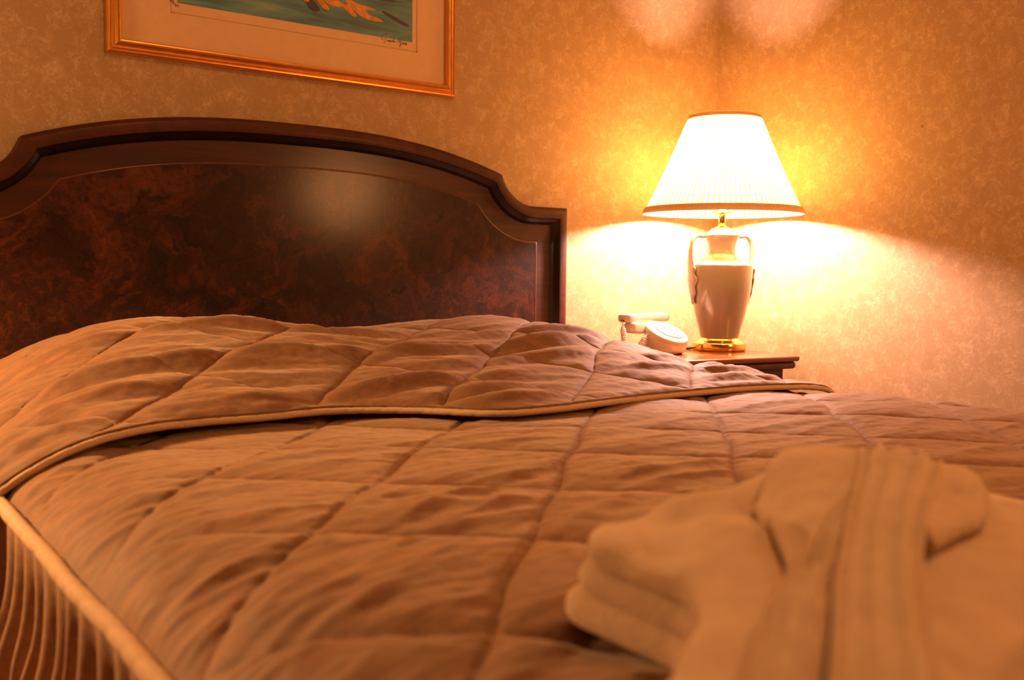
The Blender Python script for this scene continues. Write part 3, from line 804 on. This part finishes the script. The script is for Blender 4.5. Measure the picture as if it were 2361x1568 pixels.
D1 = [
 ('orange', [(.075, .034), (.095, .031), (.125, .035), (.145, .046), (.165, .062), (.180, .080), (.165, .078), (.150, .066), (.135, .062), (.110, .060), (.095, .055), (.118, .052), (.110, .044), (.090, .040)]),
 ('orange', [(.140, .036), (.150, .034), (.160, .040), (.172, .050), (.162, .058), (.150, .048)]),
 ('orange', [(.168, .052), (.185, .048), (.205, .049), (.225, .060), (.235, .078), (.215, .072), (.195, .064), (.180, .060)]),
 ('orange', [(.205, .040), (.212, .036), (.226, .044), (.240, .060), (.232, .066), (.218, .054)]),
 ('navy', [(.182, .066), (.200, .060), (.220, .066), (.240, .080), (.262, .100), (.235, .098), (.205, .085)]),
 ('navy', [(.228, .034), (.240, .030), (.252, .036), (.262, .052), (.270, .070), (.256, .072), (.246, .056), (.234, .044)]),
 ('orange', [(.252, .050), (.262, .046), (.272, .056), (.290, .072), (.280, .082), (.266, .070)]),
 ('orange', [(.228, .070), (.245, .074), (.268, .086), (.290, .108), (.268, .110), (.245, .095)]),
 ('navy', [(.010, .036), (.016, .033), (.040, .040), (.075, .054), (.070, .056), (.035, .045)]),
]
for k, (mname, poly) in enumerate(D1):
    dab('paint_stroke', spline(poly), M[mname], -.0094 - .0002 * k)
# pencil number and signature on the paper
def scribble(name, strokes, x0, z0, s, r=.0005):
    bm_v, bm_f = [], []
    for st in strokes:
        path = [(x0 + a * s - PC[0], -.0084, z0 + b * s - PC[2]) for a, b in (smooth_prof(st, 4) if len(st) > 2 else st)]
        G = tube_pts(path, r, 5); base = len(bm_v); n_, m_ = G.shape[:2]
        bm_v += [tuple(v_) for v_ in G.reshape(-1, 3)]
        for i in range(n_ - 1):
            for j in range(m_):
                bm_f.append((base + i * m_ + j, base + i * m_ + (j + 1) % m_, base + (i + 1) * m_ + (j + 1) % m_, base + (i + 1) * m_ + j))
    return mesh(name, bm_v, bm_f, M['ink'], paper)
scribble('signature', [
 [(1.2, 1.9), (.5, 1.5), (.0, .9), (.2, .4), (.7, .7)], [(1.4, 2.1), (1.2, 1.0), (.9, -.2), (.6, -.6)], [(.9, 2.0), (1.5, 2.2), (2.2, 1.9)],
 [(1.9, .6), (1.6, .5), (1.7, .1), (2.0, .5), (2.1, .1), (2.3, .6), (2.4, .1), (2.6, .6), (2.7, .1), (2.9, .5)], [(3.2, .2), (3.0, .5), (3.2, .7), (3.4, .2), (3.5, 1.4)], [(3.5, .2), (3.8, .6), (3.9, .1)],
 [(4.6, .2), (5.0, 1.2), (5.1, 1.5), (5.2, .4), (5.7, 1.6), (5.6, .6), (5.5, -.4), (5.2, -.7), (5.3, -.2), (6.0, .3)], [(6.0, .5), (6.3, .6), (6.2, .0), (6.5, .5), (6.7, .1), (6.9, .6), (7.0, .1), (7.2, .6), (7.3, .1), (7.5, .4)],
 [(1.5, -.35), (1.5, -.35)][:0] or [(3.6, .9), (3.7, 1.0)]], 1.0935, 1.2835, .0088)
scribble('edition_number', [
 [(0, .2), (0, 1.2)], [(.7, .7), (.4, 1.0), (.7, 1.2), (.8, .8), (.6, .2)], [(1.3, .7), (1.0, 1.0), (1.3, 1.2), (1.5, .9), (1.0, .4), (1.3, .2), (1.5, .5), (1.3, .7)],
 [(1.0, -.5), (2.2, .5)], [(1.9, -.2), (2.3, -.1), (2.1, -.5), (2.3, -.9), (1.9, -.9)], [(2.7, -.2), (2.5, -.6), (2.7, -.9), (2.9, -.5), (2.7, -.2)], [(3.3, -.2), (3.1, -.6), (3.3, -.9), (3.5, -.5), (3.3, -.2)]], .6300, 1.2890, .0048, .00035)
quad('glass', PX0 + .0265, PX1 - .0265, PZ0 + .0265, PZ1 - .0265, -.0115, M['glass'], .0004)

# ------------------------------------------------------------------ folded bathrobe
def remesh(o, vox, it=6, f=.6):
    m = o.modifiers.new('r', 'REMESH'); m.mode = 'VOXEL'; m.voxel_size = vox; m.use_smooth_shade = True
    s = o.modifiers.new('s', 'SMOOTH'); s.iterations = it; s.factor = f
robe = thing('bathrobe', 'folded tan towelling bathrobe with its belt, lying on the foot of the bed', 'bathrobe', (.55, -1.72, .578))
RO = np.array([.55, -1.72, .572])
def seg_d(px, py, pl):
    D = np.full(px.shape, 9.)
    for (x0, y0), (x1, y1) in zip(pl[:-1], pl[1:]):
        vx, vy = x1 - x0, y1 - y0; t = np.clip(((px - x0) * vx + (py - y0) * vy) / (vx * vx + vy * vy + 1e-12), 0, 1)
        D = np.minimum(D, np.hypot(px - x0 - t * vx, py - y0 - t * vy))
    return D
def rbox(px, py, x0, x1, y0, y1, r):
    """signed distance (negative inside) to a rounded rectangle"""
    cx, cy = (x0 + x1) / 2, (y0 + y1) / 2
    qx = np.abs(px - cx) - (x1 - x0) / 2 + r; qy = np.abs(py - cy) - (y1 - y0) / 2 + r
    return np.hypot(np.maximum(qx, 0), np.maximum(qy, 0)) + np.minimum(np.maximum(qx, qy), 0) - r
def bend(y):
    return .20 * sstep(-1.63, -1.82, y)
def layer_bm(bm, zb, zt, x0, x1, y0, y1, r, seed, topfun=None, n=110):
    """a soft closed layer of folded towelling with rounded edges"""
    gx = np.linspace(x0 - .15, x1 + .02, n); gy = np.linspace(y0 - .02, y1 + .02, int(n * 1.2))
    GX, GY = np.meshgrid(gx, gy, indexing='ij')
    wob = .0045 * fbm(GX * 12 + seed, GY * 12, 2)
    sd = rbox(GX + bend(GY), GY, x0, x1, y0, y1, r) + wob
    hh = (zt - zb) / 2
    ins = np.clip(-sd / (hh * 1.15), 0, 1)
    prof_ = np.sqrt(np.clip(1 - (1 - ins) ** 2, 0, 1))
    mid = (zt + zb) / 2 + .003 * fbm(GX * 9 + seed * 2, GY * 9, 2)
    Zt = mid + hh * prof_; Zb = mid - hh * prof_
    if topfun is not None: Zt = Zt + topfun(GX, GY) * prof_
    inside = sd < .0005
    idx_t = -np.ones(GX.shape, int); vt = []
    lay = {}
    N, Mm = GX.shape
    keep = np.zeros((N - 1, Mm - 1), bool)
    keep = inside[:-1, :-1] & inside[1:, :-1] & inside[:-1, 1:] & inside[1:, 1:]
    cache = {}
    def vert(i, j, s):
        k = (i, j, s)
        if k not in cache: cache[k] = bm.verts.new((GX[i, j] - RO[0], GY[i, j] - RO[1], (Zt if s else Zb)[i, j] - RO[2]))
        return cache[k]
    for i, j in np.argwhere(keep):
        bm.faces.new((vert(i, j, 1), vert(i + 1, j, 1), vert(i + 1, j + 1, 1), vert(i, j + 1, 1)))
        bm.faces.new((vert(i, j + 1, 0), vert(i + 1, j + 1, 0), vert(i + 1, j, 0), vert(i, j, 0)))
        for (di, dj, a, b) in ((-1, 0, (0, 1), (0, 0)), (1, 0, (1, 0), (1, 1)), (0, -1, (0, 0), (1, 0)), (0, 1, (1, 1), (0, 1))):
            ii, jj = i + di, j + dj
            if not (0 <= ii < N - 1 and 0 <= jj < Mm - 1) or not keep[ii, jj]:
                bm.faces.new((vert(i + a[0], j + a[1], 1), vert(i + b[0], j + b[1], 1), vert(i + b[0], j + b[1], 0), vert(i + a[0], j + a[1], 0)))
G5 = [(.470, -1.775), (.414, -1.774), (.380, -1.781), (.348, -1.791), (.324, -1.801), (.30, -1.83)]
GRV = [([(.412, -1.550), (.384, -1.585), (.368, -1.606)], .005, .012), ([(.420, -1.572), (.392, -1.600), (.366, -1.624)], .005, .011),
       ([(.478, -1.585), (.425, -1.645), (.385, -1.690)], .012, .010), ([(.385, -1.690), (.33, -1.72)], .008, .010), (G5, .012, .013)]
def robe_top(x, y):
    x_ = x + bend(y)
    z = .007 * sstep(.37, .46, x_) + .012 * np.exp(-(((x - .545) / .055) ** 2 + ((y + 1.595) / .06) ** 2))
    z = z + .009 * np.exp(-(((x - .40) / .030) ** 2 + ((y + 1.63) / .045) ** 2))
    z = z - .022 * sstep(.60, .68, x_) + .005 * fbm(x * 16, y * 16, 3)
    for pl, dep, w in GRV: z = z - dep * np.exp(-(seg_d(x, y, pl) / w) ** 2)
    return z
bm = bmesh.new(); layer_bm(bm, .5705, .5925, .352, .80, -1.99, -1.528, .03, 1.0)
lo1 = from_bm('under_fold', bm, M['terry'], robe); remesh(lo1, .004, 8)
bm = bmesh.new(); layer_bm(bm, .5895, .6100, .353, .74, -1.99, -1.534, .035, 5.0)
lo2 = from_bm('middle_fold', bm, M['terry'], robe); remesh(lo2, .004, 8)
bm = bmesh.new(); layer_bm(bm, .6075, .6290, .350, .70, -1.99, -1.541, .04, 9.0, robe_top, 150)
up_ = from_bm('body', bm, M['terry'], robe); remesh(up_, .0035, 6)
def robe_z(x, y):
    sd = rbox(x + bend(y), y, .350, .70, -1.99, -1.541, .04)
    ins = np.clip(-sd / .0138, 0, 1)
    p_ = np.sqrt(np.clip(1 - (1 - ins) ** 2, 0, 1))
    return .6175 + .012 * p_ + robe_top(x, y) * p_
def patch(name, poly, th, lift, mat, n=60):
    """a flap of towelling lying on the robe: polygon in bed coordinates"""
    P_ = np.array(poly); x0, y0 = P_.min(0) - .01; x1, y1 = P_.max(0) + .01
    GX, GY = np.meshgrid(np.linspace(x0, x1, n), np.linspace(y0, y1, n), indexing='ij')
    ins = np.zeros(GX.shape, bool); m = len(P_)
    for i in range(m):
        xa, ya = P_[i]; xb, yb = P_[(i + 1) % m]
        c = ((ya > GY) != (yb > GY)) & (GX < (xb - xa) * (GY - ya) / (yb - ya + 1e-12) + xa); ins ^= c
    D = seg_d(GX, GY, list(map(tuple, P_)) + [tuple(P_[0])])
    sd = np.where(ins, -D, D) - .006
    k = np.clip(-sd / .008, 0, 1); pf = np.sqrt(np.clip(1 - (1 - k) ** 2, 0, 1))
    zc = robe_z(GX, GY) + lift
    Zt = zc + th * pf; Zb = zc - .004 * pf
    bm = bmesh.new(); keepv = sd < 0; cache = {}
    def vert(i, j, s):
        kk = (i, j, s)
        if kk not in cache: cache[kk] = bm.verts.new((GX[i, j] - RO[0], GY[i, j] - RO[1], (Zt if s else Zb)[i, j] - RO[2]))
        return cache[kk]
    kp = keepv[:-1, :-1] & keepv[1:, :-1] & keepv[:-1, 1:] & keepv[1:, 1:]
    for i, j in np.argwhere(kp):
        bm.faces.new((vert(i, j, 1), vert(i + 1, j, 1), vert(i + 1, j + 1, 1), vert(i, j + 1, 1)))
        bm.faces.new((vert(i, j + 1, 0), vert(i + 1, j + 1, 0), vert(i + 1, j, 0), vert(i, j, 0)))
        for (di, dj, a, b) in ((-1, 0, (0, 1), (0, 0)), (1, 0, (1, 0), (1, 1)), (0, -1, (0, 0), (1, 0)), (0, 1, (1, 1), (0, 1))):
            ii, jj = i + di, j + dj
            if not (0 <= ii < n - 1 and 0 <= jj < n - 1) or not kp[ii, jj]:
                bm.faces.new((vert(i + a[0], j + a[1], 1), vert(i + b[0], j + b[1], 1), vert(i + b[0], j + b[1], 0), vert(i + a[0], j + a[1], 0)))
    o = from_bm(name, bm, mat, robe)
    s = o.modifiers.new('s', 'SMOOTH'); s.iterations = 5; s.factor = .5
    return o
patch('lapel', [(.526, -1.560), (.570, -1.556), (.585, -1.585), (.530, -1.618), (.474, -1.650), (.425, -1.680), (.378, -1.690), (.413, -1.647), (.467, -1.593)], .010, .003, M['terry'])
patch('lapel', [(.640, -1.600), (.615, -1.640), (.565, -1.675), (.526, -1.694), (.440, -1.715), (.47, -1.68), (.58, -1.61)], .010, .004, M['terry'])
def belt(name, pts, width, lift, mat, parent, thick=.0045, endr=None):
    path = np.array(smooth_prof(pts, 10))
    d0 = np.r_[0, np.cumsum(np.linalg.norm(np.diff(path[:, :2], axis=0), axis=1))]
    t = np.linspace(0, d0[-1], 90)
    p2 = np.stack([np.interp(t, d0, path[:, k]) for k in range(2)], -1)
    tn = np.gradient(p2, axis=0); tn /= np.linalg.norm(tn, axis=1)[:, None]; sd = np.stack([-tn[:, 1], tn[:, 0]], -1)
    wd = np.interp(t / d0[-1], np.linspace(0, 1, len(width)), width)
    a = np.linspace(0, 2 * PI, 40, endpoint=False)
    R = np.zeros((len(t), 40, 3))
    for k, g in enumerate(a):
        s_ = np.sign(math.cos(g)) * abs(math.cos(g)) ** .6
        off = s_ * wd / 2
        q = p2 + sd * off[:, None]
        z = robe_z(q[:, 0], q[:, 1]) * .6 + robe_z(p2[:, 0], p2[:, 1]) * .4
        rib = .0026 * math.cos(s_ * PI * 4) if math.sin(g) > 0 else 0
        lf = np.interp(t / d0[-1], np.linspace(0, 1, len(lift)), lift)
        R[:, k, 0] = q[:, 0] - RO[0]; R[:, k, 1] = q[:, 1] - RO[1]
        R[:, k, 2] = z + lf + thick * math.sin(g) + rib - RO[2]
    c0 = np.repeat(R[:1].mean(1, keepdims=True), 40, 1); c1 = np.repeat(R[-1:].mean(1, keepdims=True), 40, 1)
    return grid_mesh(name, np.concatenate([c0, R, c1], 0), mat, parent, close_v=True)
belt('belt', [(.648, -1.572), (.606, -1.598), (.538, -1.638), (.462, -1.680), (.365, -1.738), (.282, -1.794), (.235, -1.825)], [.050, .050, .040, .035, .034, .034], [.002, .012, .016, .013, .010, .008], M['terry'], robe, .006)
belt('belt_end', [(.470, -1.655), (.440, -1.669), (.396, -1.690), (.347, -1.715), (.280, -1.758), (.228, -1.792), (.20, -1.81)], [.016, .022, .024, .024], [.010, .009, .008, .006], M['terry'], robe, .005)

# ------------------------------------------------------------------ light from the other lamps of the room (outside the picture)
def point(name, loc, power, r, col=LAMP_COL):
    l = bpy.data.lights.new(name, 'POINT'); l.energy = power; l.shadow_soft_size = r; l.color = col
    o = bpy.data.objects.new(name, l); o.location = loc; link(o); return o
def spot(name, loc, target, power, angle, blend, r, col=LAMP_COL):
    l = bpy.data.lights.new(name, 'SPOT'); l.energy = power; l.spot_size = math.radians(angle); l.spot_blend = blend; l.shadow_soft_size = r; l.color = col
    o = bpy.data.objects.new(name, l); o.location = loc; link(o)
    o.rotation_euler = (Vector(target) - Vector(loc)).to_track_quat('-Z', 'Y').to_euler(); return o
spot('left_bedside_lamp_light', (-.36, -.36, 1.02), (-.30, -.40, 0), 34.0, 152, .25, .06)
point('left_bedside_shade_glow', (-.36, -.36, 1.08), 7.0, .12)
point('desk_lamp_light', (2.0, -2.03, 1.12), 12.0, .16, (1.0, .40, .13))
point('ceiling_light', (1.0, -2.1, 2.36), 19.0, .18)

SC.world = bpy.data.worlds.new('world'); SC.world.use_nodes = True
SC.world.node_tree.nodes['Background'].inputs[0].default_value = (0, 0, 0, 1)
SC.view_settings.view_transform = 'Standard'; SC.view_settings.look = 'None'
SC.view_settings.gamma = 1.0; SC.view_settings.use_curve_mapping = False
SC.view_settings.exposure = 1.17
